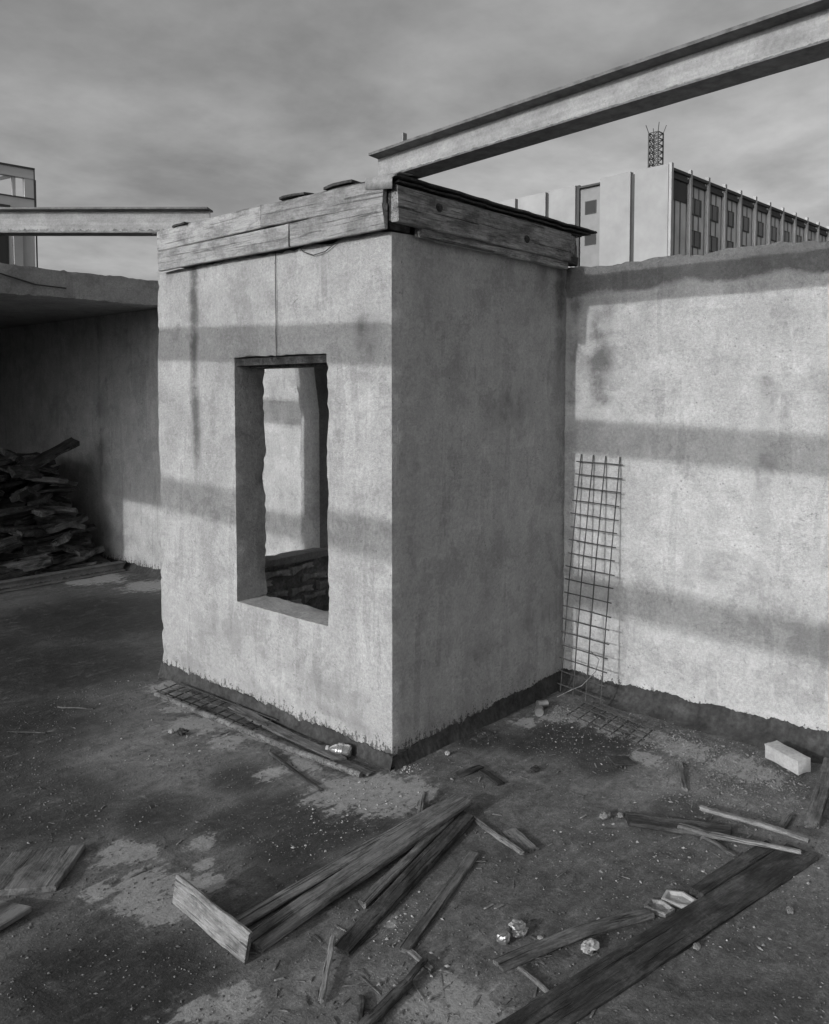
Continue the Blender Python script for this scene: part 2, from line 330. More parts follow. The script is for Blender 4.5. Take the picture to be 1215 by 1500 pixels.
tag(MB().add([(-900, -900, -15), (900, -900, -15), (900, 900, -15), (-900, 900, -15)], [(0, 1, 2, 3)]).build('city_ground', M_CITY), kind='structure')
tag(MB().box((-10, -9, -15), (1.64, 10, -.06)).build('building_below', M_FARG), 'plain concrete block of the building under the roof floor', 'building')

# ------------------------------------------------------------------ parapet wall (x = 1.42, one wall right of the hut and on under the canopy)
ZT = 2.375
def par_stain_shade(p):
    y, z = p.y, p.z; s = 0
    if y < .3:
        top = 2.20 + .04 * nz(0, y, 0, 2.5); s = max(s, min(1, max(0, (z - top) / .05)) * (1.25 + 1.0 * nz(0, y, z, 4)))  # lichen along the top; also paints in part of the beam's shadow
        s = max(s, .55 * math.exp(-((y + .05) / .06) ** 2) * (1 if z > 1.6 else .4))  # the hut's shadow painted as a strip beside the inner corner
        s = max(s, .36 * math.exp(-((y + 1.08 + .02 * nz(0, 0, z, 1.2)) / .09) ** 2) * (1 if .5 < z < 1.75 else .0))
        s = max(s, .55 * math.exp(-((y + .22) / .10) ** 2 - ((z - 1.85) / .35) ** 4) * (1 + 1.2 * nz(0, y, z, 11)))
        s = max(s, .35 * math.exp(-((y + .85) / .16) ** 4 - ((z - .80) / .10) ** 4))
        s = max(s, .30 * math.exp(-((y + 1.45) / .25) ** 4 - ((z - .52) / .16) ** 4))
        s = max(s, .22 * math.exp(-((z - .22) / .14) ** 2))
    else:
        s = max(s, .35 * math.exp(-((y - 4.75) / .05) ** 2), .4 * math.exp(-((y - 5.3) / .07) ** 2)) * (1 if z > .5 else .3)
        if z < .35 + .12 * nz(0, y, 0, 3): s = max(s, .25)
    return s
def par_disp(p, ns):
    if p.y > 3.7 and p.z > 2.3: return (0, 0, 0)
    if (0, 0, 1) in ns:
        return (0, 0, .022 * fbm(p.x, p.y, 0, 3.2, 5) + .020 * nz(p.x, p.y, 0, 15) - .01)
    d = 0
    if p.z > 2.1 and (-1, 0, 0) in ns: d = .011 * fbm(p.x, p.y, p.z, 8, 4)
    return (d, 0, 0)
yy = [-8, -6, -5, -4, -3] + frange(-2.3, .3, .03) + [.6, 1, 1.5] + frange(1.9, 6.2, .06) + [6.6, 7.5, 9]
par = vox('parapet_wall', [1.42, 1.50, 1.58, 1.66], yy, frange(0, ZT, .03) + [2.46], lambda x, y, z: z < ZT or y > 3.9, M_PAR, None, par_disp, par_stain_shade, .012)
par.data.materials[0] = M_PAR
tag(par, 'long stained plaster parapet wall behind the hut and the leaning rebar mesh', 'wall')
# bitumen cant strip along its foot
def cant(name, parent, p0, p1, nrm, zfun, off, n, mat):
    p0, p1, nrm = Vector(p0), Vector(p1), Vector(nrm); V = []; F = []
    for i in range(n + 1):
        t = i / n; p = p0.lerp(p1, t); q = p * 9
        zt = zfun(t) + .016 * nz(q.x, q.y, 0, .9) + .012 * max(0, nz(q.x, q.y, 3, 7)) + .007 * nz(q.x, q.y, 5, 26) - .02 * max(0, nz(q.x, q.y, 11, 2.3))
        o = off * (1 + .35 * nz(q.x, q.y, 8, .8)) + .004 * nz(q.x, q.y, 1, 14)
        V += [p + nrm * (-.012) + Vector((0, 0, zt)), p + nrm * .005 + Vector((0, 0, zt - .003)), p + nrm * (.009 + o * .12) + Vector((0, 0, max(.012, zt * .55))), p + nrm * (.012 + o * .5) + Vector((0, 0, .018 + .006 * nz(q.x, q.y, 2, 9))), p + nrm * (.014 + o) + Vector((0, 0, -.008))]
        if i:
            for k in range(4): F.append(((i - 1) * 5 + k, (i - 1) * 5 + k + 1, i * 5 + k + 1, i * 5 + k))
    if (p1 - p0).cross(nrm).z > 0: F = [f[::-1] for f in F]
    return mesh(name, V, F, mat, parent, 60)
cant('bitumen_upstand', par, (1.42, -3.2, 0), (1.42, -.003, 0), (-1, 0, 0), lambda t: .10 + .035 * (1 - t), .11, 420, M_TAR)
cant('bitumen_upstand', par, (1.42, 1.89, 0), (1.42, 5.2, 0), (-1, 0, 0), lambda t: .07, .05, 160, M_TAR)

# ------------------------------------------------------------------ the concrete hut
HT = 2.37
hut = empty('rooftop_hut', (0, 0, 0), 'small plastered concrete hut with a tall empty window opening and a timber roof edge', 'hut')
def hut_solid(x, y, z):
    if x < .2 and 0 < y < 1.88: return not (.42 < y < 1.134 and .565 < z < 1.852)
    if y < .2: return True
    if y > 1.68: return not (x < 1.075 and .58 < z < 2.2 and x > .2)
    return False
def hut_stain(p):
    x, y, z = p; s = 0
    if x < .25 and y > .01:
        s = max(s, .85 * math.exp(-((y - 1.50 - .02 * nz(0, 0, z, 3)) / .045) ** 2) * (1 if z > 1.45 else max(0, 1 - (1.45 - z) * 2.6)))
        s = max(s, .42 * math.exp(-((y - 1.72) / .03) ** 2) * max(0, min(1, (z - 1.75) * 2)))
        s = max(s, .30 * math.exp(-((y - 1.30) / .035) ** 2) * max(0, min(1, (z - 1.55) * 2)))
        s = max(s, .45 * math.exp(-((y - .16) / .13) ** 4 - ((z - 1.93) / .13) ** 4))
        s = max(s, .30 * math.exp(-((z - .33 - .10 * (y - .9)) / .10) ** 2))
        s = max(s, .32 * math.exp(-((z - .14) / .06) ** 2))
        s = max(s, .25 * math.exp(-((y - 1.60) / .05) ** 2 - ((z - .5) / .25) ** 2))
    elif y < .02:
        s = max(s, .75 * math.exp(-((x - 1.36) / .06) ** 2) * max(0, min(1, (z - 1.5) * 1.5)), .5 * math.exp(-((x - 1.18) / .09) ** 2) * max(0, min(1, (z - 1.9) * 2)))
        s = max(s, .42 * math.exp(-((x - .95) / .28) ** 2 - ((z - 1.55) / .25) ** 2), .32 * math.exp(-((x - .2) / .16) ** 2 - ((z - 1.45) / .3) ** 2))
        s = max(s, .40 * math.exp(-((z - .38 - .15 * (x - .7)) / .10) ** 2) * (1 if x > .5 else .4))
    return s
def hut_disp(p, ns):
    d = Vector((0, 0, 0))
    if (0, 0, 1) in ns and p.z > 2.3: d.z += .012 * fbm(p.x, p.y, 0, 6) - .004
    if abs(p.y - 1.134) < .004 and p.x > .17 and .5 < p.z < 1.9: d.y -= .008 * max(-.5, nz(0, 0, p.z, 9)) + .012 * nz(0, 1, p.z, 53) - .02 * max(0, nz(0, 5, p.z, 21) - .2); d.x += .006 * nz(0, 3, p.z, 22)
    if p.x < .001 and p.y < .001: q = .004 * abs(nz(0, 0, p.z, 7)) + .020 * max(0, nz(0, 2, p.z, 17) - .22) + .004 * max(0, nz(0, 4, p.z, 35)); d.x += q; d.y += q * .8
    if abs(p.x - 1.075) < .004 and p.y > 1.6 and p.z > 1.5: d.x -= .10 * max(0, (p.z - 1.55) / .65)
    return d
us = frange(0, .2, .05) + frange(.2, 1.43, .032, (1.075,))[1:]
vs = frange(0, .2, .04) + frange(.2, 1.68, .03, (.42, 1.134))[1:] + [1.73, 1.78, 1.83, 1.88]
vox('wall_shell', us, vs, frange(0, HT, .028, (.565, 1.852, .58, 2.2)), hut_solid, M_PL, hut, hut_disp, hut_stain, .012)
cant('bitumen_upstand', hut, (0, 1.885, 0), (0, -.008, 0), (-1, 0, 0), lambda t: .062 + .02 * (1 - t) + .0 * t, .014, 260, M_TAR)
cant('bitumen_upstand', hut, (-.008, 0, 0), (1.42, 0, 0), (0, -1, 0), lambda t: .055 + .045 * t, .018, 230, M_TAR)
# timber lintel in the window head
m = MB().box((.015, .40, 1.812), (.09, 1.15, 1.848)); m.build('lintel_board', M_WDARK, hut)
m = MB().box((.10, .395, 1.800), (.20, 1.152, 1.846)); m.build('lintel_board', M_WMID, hut)
# concrete ledge and old bricks of the far wall
mb = vox('window_ledge', frange(.19, 1.40, .06), [1.60, 1.65, 1.74], [.588, .612, .636], lambda *a: True, M_CAN, hut)
MB().box((.19, 1.655, .0), (1.41, 1.69, .585)).build('mortar_bed', M_MORT, hut)
def brick_mesh():
    V = []; F = []; us_, vs_, ws_ = [0, .07, .14, .215], [0, .05], [0, .03, .06]
    o = vox('brick', us_, vs_, ws_, lambda *a: True, M_BRICK, hut, lambda p, ns: (.012 * nz(*p, 30), .010 * nz(*p, 25), .008 * nz(*p, 33)), None, .02)
    return o
b0 = brick_mesh(); first = True; bmeshes = [b0.data]
for q in range(3):
    mm = b0.data.copy()
    for v in mm.vertices: v.co += Vector((.010 * nz(*v.co, 20 + q * 9), .012 * nz(*v.co, 27 + q * 7), .006 * nz(*v.co, 31 + q * 5)))
    bmeshes.append(mm)
for row in range(8):
    z = .02 + row * .070; x = .20 - (.11 if row % 2 else 0)
    while x < 1.36:
        if x > .1 and random.random() > .12:
            if first: b = b0; first = False
            else: b = b0.copy(); b.data = random.choice(bmeshes); COL.objects.link(b)
            b.location = (x + random.uniform(-.006, .006), 1.622 + random.uniform(-.030, .016), z + random.uniform(-.003, .003)); b.rotation_euler = (random.uniform(-.1, .1), random.uniform(-.07, .07), random.uniform(-.12, .12))
            if x < .19: b.location.x = .205
        x += .228
# roof: boards, felt
def board(name, p0, p1, w, t, mat, parent=None, roll=0, warp=.004, ns=14, rag=.004, bev=.004, taper=1.0, bow=0):
    """a plank from p0 to p1 (centre line), width w across, thickness t, local X along its grain"""
    p0, p1 = Vector(p0), Vector(p1); L = (p1 - p0).length; ex = (p1 - p0).normalized(); up = Vector((0, 0, 1))
    ey = up.cross(ex).normalized(); ez = ex.cross(ey)
    if roll: q = Matrix.Rotation(roll, 3, ex); ey = q @ ey; ez = q @ ez
    M = Matrix((ex, ey, ez)).transposed().to_4x4(); M.translation = p0
    sd = random.uniform(0, 90); V = []; F = []; h = w / 2; sk = (0, 0) if parent else (random.uniform(-.28, .28), random.uniform(-.28, .28)); b = min(bev, t * .4)
    prof = [(-h + b, -t / 2), (h - b, -t / 2), (h, -t / 2 + b), (h, t / 2 - b), (h - b, t / 2), (-h + b, t / 2), (-h, t / 2 - b), (-h, -t / 2 + b)]
    for i in range(ns + 1):
        s = i / ns; x = s * L; k = 1 + (taper - 1) * s; wz = warp * nz(s * 2.2, sd, 0) * 2 + bow * (1 - (2 * s - 1) ** 2)
        for j, (a, c) in enumerate(prof):
            e = rag * nz(s * L * 14, sd + (1 if a > 0 else 5), 0) + rag * .6 * nz(s * L * 45, sd + (3 if a > 0 else 8), 0)
            xx = x
            if i in (0, ns): xx += (rag * 3.5) * nz(a * 40, sd + i, c * 30) + sk[i > 0] * a * (rag > 0)
            V.append((xx, a * k + math.copysign(e, a) + .5 * warp * nz(s * 1.5, sd + 20, 0), c + wz + .0015 * nz(s * L * 20, a * 30, sd)))
    for i in range(ns):
        for j in range(8): F.append((i * 8 + j, i * 8 + (j + 1) % 8, (i + 1) * 8 + (j + 1) % 8, (i + 1) * 8 + j))
    F.append(tuple(range(8))[::-1]); F.append(tuple(ns * 8 + j for j in range(8)))
    return mesh(name, V, F, mat, parent, 35, M)
fL = MB()
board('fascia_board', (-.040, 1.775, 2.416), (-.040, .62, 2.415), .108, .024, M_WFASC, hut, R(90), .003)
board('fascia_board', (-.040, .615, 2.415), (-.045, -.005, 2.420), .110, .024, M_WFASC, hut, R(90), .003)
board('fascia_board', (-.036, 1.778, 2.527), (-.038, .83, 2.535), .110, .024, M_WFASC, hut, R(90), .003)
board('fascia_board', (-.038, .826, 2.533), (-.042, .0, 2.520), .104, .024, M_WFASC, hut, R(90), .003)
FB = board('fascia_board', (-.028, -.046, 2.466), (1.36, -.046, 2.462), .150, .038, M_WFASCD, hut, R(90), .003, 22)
board('bearer_board', (.14, -.028, 2.386), (1.36, -.030, 2.384), .034, .07, M_WFASCD, hut, 0, .002)
board('bearer_board', (-.01, .03, 2.385), (.12, .03, 2.385), .06, .03, M_WDARK, hut, 0, .002)  # dark filler board standing for the shaded gap at the corner
for x, w in ((1.385, .05), (1.43, .045), (1.475, .05)):
    board('rafter_end', (x, .16, 2.475 - (x - 1.38) * .3), (x, -.055 + (x - 1.385) * .5, 2.475 - (x - 1.38) * .3), w, .11, M_WFASCD, hut, 0, .001, 6)
board('rafter_end', (1.34, -.02, 2.405), (1.46, -.02, 2.40), .05, .05, M_WDARK, hut, 0, .001, 6)
# knots on the right fascia
for kx, kz, r in ((.24, 2.490, .017), (.93, 2.448, .016)):
    m = MB(); n = 14; rings = [(r * 1.25, .0), (r * .95, .005), (r * .75, .0015), (r * .4, .004), (.001, .0045)]
    for rr, d in rings:
        for a in range(n):
            t = 2 * math.pi * a / n; m.v.append(Vector((kx + rr * math.cos(t) * (1.15 + .1 * nz(t, r, 0, 3)), -.0655 - d, kz + rr * math.sin(t))))
    for q in range(len(rings) - 1):
        for a in range(n): m.f.append((q * n + a, q * n + (a + 1) % n, (q + 1) * n + (a + 1) % n, (q + 1) * n + a))
    kn = m.build('knot', M_WDARK, None, 60); kn.parent = FB; kn.matrix_parent_inverse = FB.matrix_basis.inverted()
def felt(name, x0, x1, y0, y1, z, t, rag, mat, parent, st=.035, lift=.006):
    xs, ys = frange(x0, x1, st), frange(y0, y1, st); V = []; F = []; n = len(xs)
    for top in (1, 0):
        for y in ys:
            for x in xs:
                ex = (x == xs[0]) - (x == xs[-1]); ey = (y == ys[0]) - (y == ys[-1])
                dx = rag * nz(x, y, z, 9) * abs(ex); dy = rag * nz(x, y, z + 2, 9) * abs(ey)
                V.append((x + dx, y + dy, z + (t if top else 0) + lift * nz(x, y, z, 5) + lift * .5 * nz(x, y, z, 16)))
    N = n * len(ys)
    for j in range(len(ys) - 1):
        for i in range(n - 1):
            a = j * n + i; F.append((a, a + 1, a + n + 1, a + n)); F.append((N + a, N + a + n, N + a + n + 1, N + a + 1))
    for i in range(n - 1): F.append((i, N + i, N + i + 1, i + 1)); a = (len(ys) - 1) * n + i; F.append((a, a + 1, N + a + 1, N + a))
    for j in range(len(ys) - 1): a = j * n; F.append((a, a + n, N + a + n, N + a)); a = j * n + n - 1; F.append((a, N + a, N + a + n, a + n))
    return mesh(name, V, F, mat, parent, 45)
MB().box((-.02, -.02, 2.40), (1.44, 1.80, 2.53)).build('roof_deck', M_WDARK, hut)
felt('roofing_felt', -.03, 1.50, -.045, 1.82, 2.540, .010, .02, M_FELT, hut)
felt('roofing_felt', -.02, 1.56, -.062, 1.81, 2.556, .008, .016, M_FELT, hut)
felt('roofing_felt', -.045, 1.62, -.075, 1.83, 2.574, .009, .008, M_FELT, hut, .035, .004)
felt('felt_flap', -.07, .05, .50, .66, 2.588, .010, .02, M_FELT, hut, .03, .008)
felt('felt_flap', -.06, .08, .20, .36, 2.586, .012, .02, M_FELT, hut, .03, .012)
felt('felt_flap', -.07, .06, 1.46, 1.60, 2.584, .010, .02, M_FELT, hut, .03, .010)
# bent tin plate over the corner
m = MB(); V = [(-.056, .10, 2.542), (-.060, .10, 2.588), (.03, .10, 2.597), (.06, .10, 2.598)]; V2 = [(-.057, -.056, 2.522), (-.062, -.062, 2.568), (-.03, -.075, 2.594), (.05, -.078, 2.598)]
m.add(V + V2, [(0, 4, 5, 1), (1, 5, 6, 2), (2, 6, 7, 3)]); pl = m.build('tin_flashing', M_CAN_METAL, hut, 60); sm = pl.modifiers.new('solid', 'SOLIDIFY'); sm.thickness = .003
pl.data.materials[0] = M_STEEL
# wires on the front
m = MB().tube([(-.012, .60, 2.375), (-.014, .56, 2.335), (-.013, .49, 2.312), (-.012, .41, 2.320), (-.012, .34, 2.35), (-.012, .28, 2.385)], .0022, 6); tag(m.build('cable_loop', M_WIRE, None, 60), 'thin black cable hanging in a shallow loop under the roof board', 'cable')
m = MB().tube([(-.008, .775 + .006 * nz(i * .7, 0, 0), 2.36 - i * .043) for i in range(13)] + [(.01, .785, 1.838), (.06, .78, 1.806)], .0020, 6); tag(m.build('hanging_wire', M_WIRE, None, 60), 'straight thin wire running down the plaster into the window head', 'wire')

# ------------------------------------------------------------------ concrete canopy on the left
can = empty('concrete_canopy', (0, 0, 0), 'dark concrete canopy slab with a cracked front edge left of the hut', 'canopy')
def can_disp(p, ns):
    if p.y < 4.1 and len(ns) > 1: return (0, .012 * nz(*p, 7), .012 * nz(*p, 5) + .010 * nz(*p, 19))
    return (0, .006 * nz(*p, 11) if p.y < 4.1 else 0, 0)
vox('slab', [-4.0, -3, -2] + frange(-1.6, 1.44, .035), [4.05, 4.1, 4.2, 4.5, 5, 6, 7, 8, 9], frange(2.43, 2.655, .03), lambda *a: True, M_CAN, can, can_disp, lambda p: .35 * max(0, nz(*p, 2.5)) + .3 * (p.z > 2.62), .014)
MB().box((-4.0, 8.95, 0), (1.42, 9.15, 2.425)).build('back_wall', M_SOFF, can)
MB().box((-4.1, 5.13, 0), (-3.9, 8.94, 2.425)).build('side_wall', M_SOFF, can)  # unseen wall, its near edge shaped to bound the sun patch
# wire dangling over the slab edge
m = MB().tube([(-.25, 4.03, 2.60), (.0, 4.025, 2.57), (.12, 4.03, 2.545), (.26, 4.03, 2.515), (.5, 4.03, 2.51)], .006, 6); tag(m.build('slab_cable', M_WIRE, None, 60), 'dark cable sagging along the edge of the concrete canopy', 'cable')

# ------------------------------------------------------------------ steel beams
def ibeam(name, p0, p1, w, h, label, side=1, tf=.011, tw=.009, group=None, lip=True):
    """p0, p1: centre of the bottom face"""
    p0, p1 = Vector(p0), Vector(p1); d = (p1 - p0); L = d.length; ex = d.normalized(); ey = Vector((0, 0, 1)).cross(ex).normalized(); ez = ex.cross(ey)
    M = Matrix((ex, ey, ez)).transposed().to_4x4(); M.translation = p0
    root = empty(name, p0, label, 'steel beam', group)
    n = max(8, int(L / .08))
    def strip(nm, prof, rust_shade):
        V = []; F = []; A = []; q = len(prof)
        for i in range(n + 1):
            for (a, c) in prof: V.append((L * i / n, a + .0006 * nz(i * .9, a * 50, c * 40), c + .0008 * nz(i * .7, c * 50, a * 30))); A.append(rust_shade(a, c))
        for i in range(n):
            for j in range(q): F.append((i * q + j, i * q + (j + 1) % q, (i + 1) * q + (j + 1) % q, (i + 1) * q + j))
        F.append(tuple(range(q))[::-1]); F.append(tuple(n * q + j for j in range(q)))
        o = mesh(nm, V, F, M_STEEL, root, 35, M); at = o.data.attributes.new('rust_shade', 'FLOAT', 'POINT'); at.data.foreach_set('value', A); return o
    f = w / 2
    strip('bottom_flange', [(-f, 0), (f, 0), (f, tf), (tw * .8, tf * 1.35), (-tw * .8, tf * 1.35), (-f, tf)], lambda a, c: 1.0 if c < tf * .5 else .3)  # shaded underside painted dark through the same mask as the corrosion
    strip('top_flange', [(-f, h - tf), (-tw * .8, h - tf * 1.35), (tw * .8, h - tf * 1.35), (f, h - tf), (f, h), (-f, h)], lambda a, c: .95)  # whole flange darkened to paint in its shaded underside
    z0, z1 = tf * 1.3, h - tf * 1.3
    strip('web', [(-tw / 2, z0), (tw / 2, z0), (tw / 2, z0 + .022), (tw / 2, h * .5), (tw / 2, z1), (-tw / 2, z1), (-tw / 2, h * .5), (-tw / 2, z0 + .022)], lambda a, c: .72 if c < z0 + .002 else (.34 if c < z0 + .03 else (.04 if c < h * .6 else .28)))
    return root
bs = .063
def bx(x0, y): return x0 + .06 + (bs if x0 == 0 else .125) * y
G = 'steel beams laid over the roof terrace'
b1 = ibeam('steel_beam', (bx(.0, .14), .14, 2.592), (bx(.0, -7.2), -7.2, 2.592 + .022 * 7.3), .121, .128, 'rusty light grey steel I-beam running from the hut roof to the top right')
m = MB().box((-.012, -.004, 0), (.012, .004, .045)); t = m.build('bracket_plate', M_STEEL, b1); t.location = Vector((bx(0, -.06) - .04, -.06, 2.592 + .128)) - b1.location; t.matrix_parent_inverse = Matrix()
ibeam('steel_beam', (.275, 1.735, 2.607), (-1.64, 4.33, 2.668),   .105, .150, 'light grey steel I-beam between the hut roof and the concrete canopy')
for x0, nm in ((-2.78, 'nearer'), (-5.53, 'farther')):
    ibeam('steel_beam', (bx(x0, 6.0), 6.0, 2.66), (bx(x0, -7.2), -7.2, 2.66), .125, .15, 'steel I-beam over the open terrace whose shadow crosses the hut front %s' % ('above mid-height' if nm == 'nearer' else 'below mid-height'))
    MB().box((bx(x0, -7.1) - .06, -7.16, 0), (bx(x0, -7.1) + .06, -7.04, 2.655)).build('steel_post', M_STEEL)
    tag(bpy.context.scene.objects[-1] if False else COL.objects[-1], 'square steel post under the end of the %s roof beam' % nm, 'post')
tag(MB().box((bx(0, -7.1) - .06, -7.16, 0), (bx(0, -7.1) + .06, -7.04, 2.74)).build('steel_post', M_STEEL), 'square steel post under the far end of the hut beam', 'post')
# beam lying at the foot of the wood pile
ibeam('ground_beam', (1.36, 4.80, .0), (-3.6, 4.62, .0), .10, .085, 'dark steel beam lying on the floor in front of the wood pile')

# ------------------------------------------------------------------ heap of rotten timber under the canopy
def slab_piece(sd, L, w, t):
    ns = 9; V = []; F = []
    for i in range(ns + 1):
        s = i / ns; x = (s - .5) * L; k = 1 - .35 * max(0, s - .75) / .25 * abs(nz(sd, 0, 0)) * 2
        for (a, c) in ((-1, -1), (0, -1.03), (1, -1), (1.02, .9), (.5, 1), (-.4, 1.03), (-1.0, .95)):
            V.append((x + (.11 * L * nz(a * 3, c * 2, sd + i) if i in (0, ns) else 0), a * w / 2 * k + .10 * w * nz(s * 5, a, sd) + .06 * w * nz(s * 17, a * 3, sd), c * t / 2 * k + .16 * t * nz(s * 6, a * 2, sd + 7)))
    for i in range(ns):
        for j in range(7): F.append((i * 7 + j, i * 7 + (j + 1) % 7, (i + 1) * 7 + (j + 1) % 7, (i + 1) * 7 + j))
    F.append(tuple(range(7))[::-1]); F.append(tuple(ns * 7 + j for j in range(7)))
    return V, F
rng = random.Random(3); PM = []
for q in range(12):
    V, F = slab_piece(q * 11.3, rng.uniform(.3, .75), rng.uniform(.06, .17), rng.uniform(.022, .075))
    o = mesh('timber_scrap', V, F, M_ROT, None, 12); PM.append(o.data); bpy.data.objects.remove(o)
for mm in PM[::3]: mm.materials[0] = M_ROT2
for mm in PM[1::3]: mm.materials[0] = M_WDARK
def xmax(z): return 1.36 - .12 * min(1, max(0, (z - .15) / .4)) - .10 * max(0, (z - .45)) - (.10 if z > .85 else 0)
cnt = 0
for lay in range(22):
    z = .04 + lay * .047
    for row in range(5):
        xe = xmax(z) - rng.uniform(0, .11); 
        me = rng.choice(PM); L = max(v.co.x for v in me.vertices)
        for c in range(2):
            o = bpy.data.objects.new('timber_scrap', me); COL.objects.link(o); cnt += 1
            o.location = (xe - L - c * (L * 1.5 + .1), 5.12 + row * .15 + (.25 * z) + rng.uniform(-.06, .06), z + rng.uniform(-.012, .02))
            o.rotation_euler = (rng.uniform(-.6, .6), rng.gauss(0, .16), rng.gauss(0, .42))
            tag(o, 'rotten dark timber scrap in the heap under the canopy', 'timber', 'rotten timber heap')
            if o.location.x < -.35 or (row > 2 and lay < 18): 
                bpy.data.objects.remove(o); cnt -= 1; continue
            me = rng.choice(PM)
def scrap(me, loc, rot, sc, label):
    o = bpy.data.objects.new('timber_scrap', me); COL.objects.link(o); o.location = loc; o.rotation_euler = rot; o.scale = sc; return tag(o, label, 'timber')
scrap(PM[1], (.88, 5.2, 1.11), (.2, -.42, .1), (.95, 1.1, 1.7), 'thick charred timber sticking up at the top of the heap')
scrap(PM[2], (.52, 5.15, 1.12), (.4, .25, .5), (.5, 1.2, 1.4), 'short charred stump lying on top of the heap')
scrap(PM[4], (.55, 5.0, .98), (.6, .1, .2), (.4, 1.1, .8), 'pale broken timber chip near the top of the heap')
V = []; F = []; xs = frange(-.3, 1.41, .05); ys = frange(4.9, 6.2, .05)
for y in ys:
    for x in xs: V.append((x, y, -.006 + .10 * math.exp(-((y - 5.55) / .42) ** 2) * (1 if x > -.2 else .3) + .02 * fbm(x, y, 0, 5)))
n = len(xs)
for j in range(len(ys) - 1):
    for i in range(n - 1): F.append((j * n + i, j * n + i + 1, (j + 1) * n + i + 1, (j + 1) * n + i))
tag(mesh('rubble', V, F, M_MORT, None, 60), 'low bank of grey rubble and dust under the timber heap', 'rubble', None, 'stuff')

# ------------------------------------------------------------------ rebar meshes
rb = empty('rebar_mesh', (1.2, -.24, 0), 'tall narrow rebar mesh leaning upright against the parapet wall', 'rebar mesh')
TL, TR, BL, BR = Vector((1.408, -.102, 1.318)), Vector((1.408, -.352, 1.312)), Vector((1.285, -.060, .004)), Vector((1.235, -.352, .004))
def bil(u, v): return (TL.lerp(TR, u)).lerp(BL.lerp(BR, u), v) + Vector((-.012 * math.sin(math.pi * v), 0, 0))
for u in (.03, .33, .63, .97):
    m = MB().tube([bil(u + .006 * nz(u, i, 0), -.012 + 1.0 * i / 10) for i in range(11)], .0036, 6); m.build('upright_bar', M_REBAR, rb, 60)
for i in range(18):
    v = .018 + i * .0552; e = .03 * rng.random()
    m = MB().tube([bil(-.06 - e + rng.uniform(0, .04), v + rng.uniform(-.003, .003)) + Vector((-.006, 0, 0)), bil(.5, v) + Vector((-.006, 0, 0)), bil(1.06 + e, v + rng.uniform(-.003, .003)) + Vector((-.006, 0, 0))], .0034, 6); m.build('cross_bar', M_REBAR, rb, 60)
def flat_mesh(label, o, du, dv, nu, nv, z=.012):
    o, du, dv = Vector(o), Vector(du), Vector(dv); r = empty('rebar_mesh', o, label, 'rebar mesh')
    for i in range(nu):
        a = o + du * (i / (nu - 1)); m = MB().tube([a - dv * .08 + Vector((0, 0, z)), a + dv * .5 + Vector((0, 0, z + .006 * nz(i, 0, 0))), a + dv * 1.08 + Vector((0, 0, z + .004))], .0034, 6); m.build('cross_bar', M_REBAR, r, 60)
    for j in range(nv):
        a = o + dv * (j / (nv - 1)); m = MB().tube([a - du * .04 + Vector((0, 0, z + .007)), a + du * .5 + Vector((0, 0, z + .008)), a + du * 1.04 + Vector((0, 0, z + .007))], .0034, 6); m.build('long_bar', M_REBAR, r, 60)
flat_mesh('short rebar mesh lying flat on the rubble at the parapet foot', (1.20, -.27, .015), (-.10, -.43, 0), (-.20, -.02, 0), 7, 4)
flat_mesh('rusty rebar mesh lying flat beside the hut under a pole', (-.20, 1.60, .006), (.03, -.82, 0), (.135, .02, 0), 12, 3)
m = MB().tube([(1.20, -.10, .02), (1.25, -.16, .06), (1.22, -.24, .11), (1.26, -.30, .19), (1.33, -.28, .235), (1.38, -.2, .25)], .0022, 5); tag(m.build('curled_wire', M_STONE, None, 60), 'pale curled wire behind the foot of the leaning rebar mesh', 'wire')

# ------------------------------------------------------------------ planks and sticks on the floor
def plank(label, p0, p1, w, t, mat, z0=0, z1=0, roll=0, name='plank', **kw):
    lift = (t / 2 if not roll else 0) + .002
    o = board(name, (p0[0], p0[1], z0 + lift), (p1[0], p1[1], z1 + lift), w, t, mat, None, roll, **kw)
    return tag(o, label, 'plank' if name == 'plank' else 'stick' if name == 'stick' else 'board')
plank('short pale board standing on its long edge beside the big plank', (-1.184, -.150), (-1.212, -.560), .094, .016, M_WPALE, .045, .045, R(82), 'board', rag=.003, bow=.0)
plank('broad weathered plank lying across two narrower ones, in the middle foreground', (-1.165, -.510), (-.098, -.474), .090, .024, M_WMID, .004, .050, R(-3), rag=.002, ns=24)
plank('plank lying underneath the broad weathered plank, pale far end showing', (-1.155, -.400), (-.115, -.418), .055, .018, M_WPALE, .0, .020, 0, rag=.003, ns=20)
plank('narrow dark plank with its far end under the broad plank', (-1.005, -.735), (-.130, -.530), .058, .024, M_WDARK, .0, .014, R(6), rag=.003, ns=20)
plank('thin plank squeezed between the broad plank and the narrow dark one', (-.80, -.62), (-.20, -.50), .032, .018, M_WMID, 0, .02, 0)
plank('single narrow batten lying right of the plank stack', (-.868, -.868), (-.318, -.705), .036, .022, M_WMID, 0, 0, R(4), rag=.003)
plank('thin stick leaning on the near end of the narrow dark plank', (-1.185, -.850), (-1.0, -.700), .016, .011, M_WPALE, 0, .028, 0, 'stick')
plank('short chip of wood below the single narrow batten', (-.865, -.885), (-.880, -.990), .020, .012, M_WMID, 0, 0, 0, 'stick', ns=5)
plank('broken stick at the bottom edge near the middle', (-1.20, -1.005), (-.97, -.975), .030, .018, M_WDARK, 0, .006, 0, 'stick')
plank('splintered twig rising from the broken stick at the bottom', (-.985, -.975), (-.87, -.955), .018, .014, M_WDARK, .004, .018, 0, 'stick', ns=6)
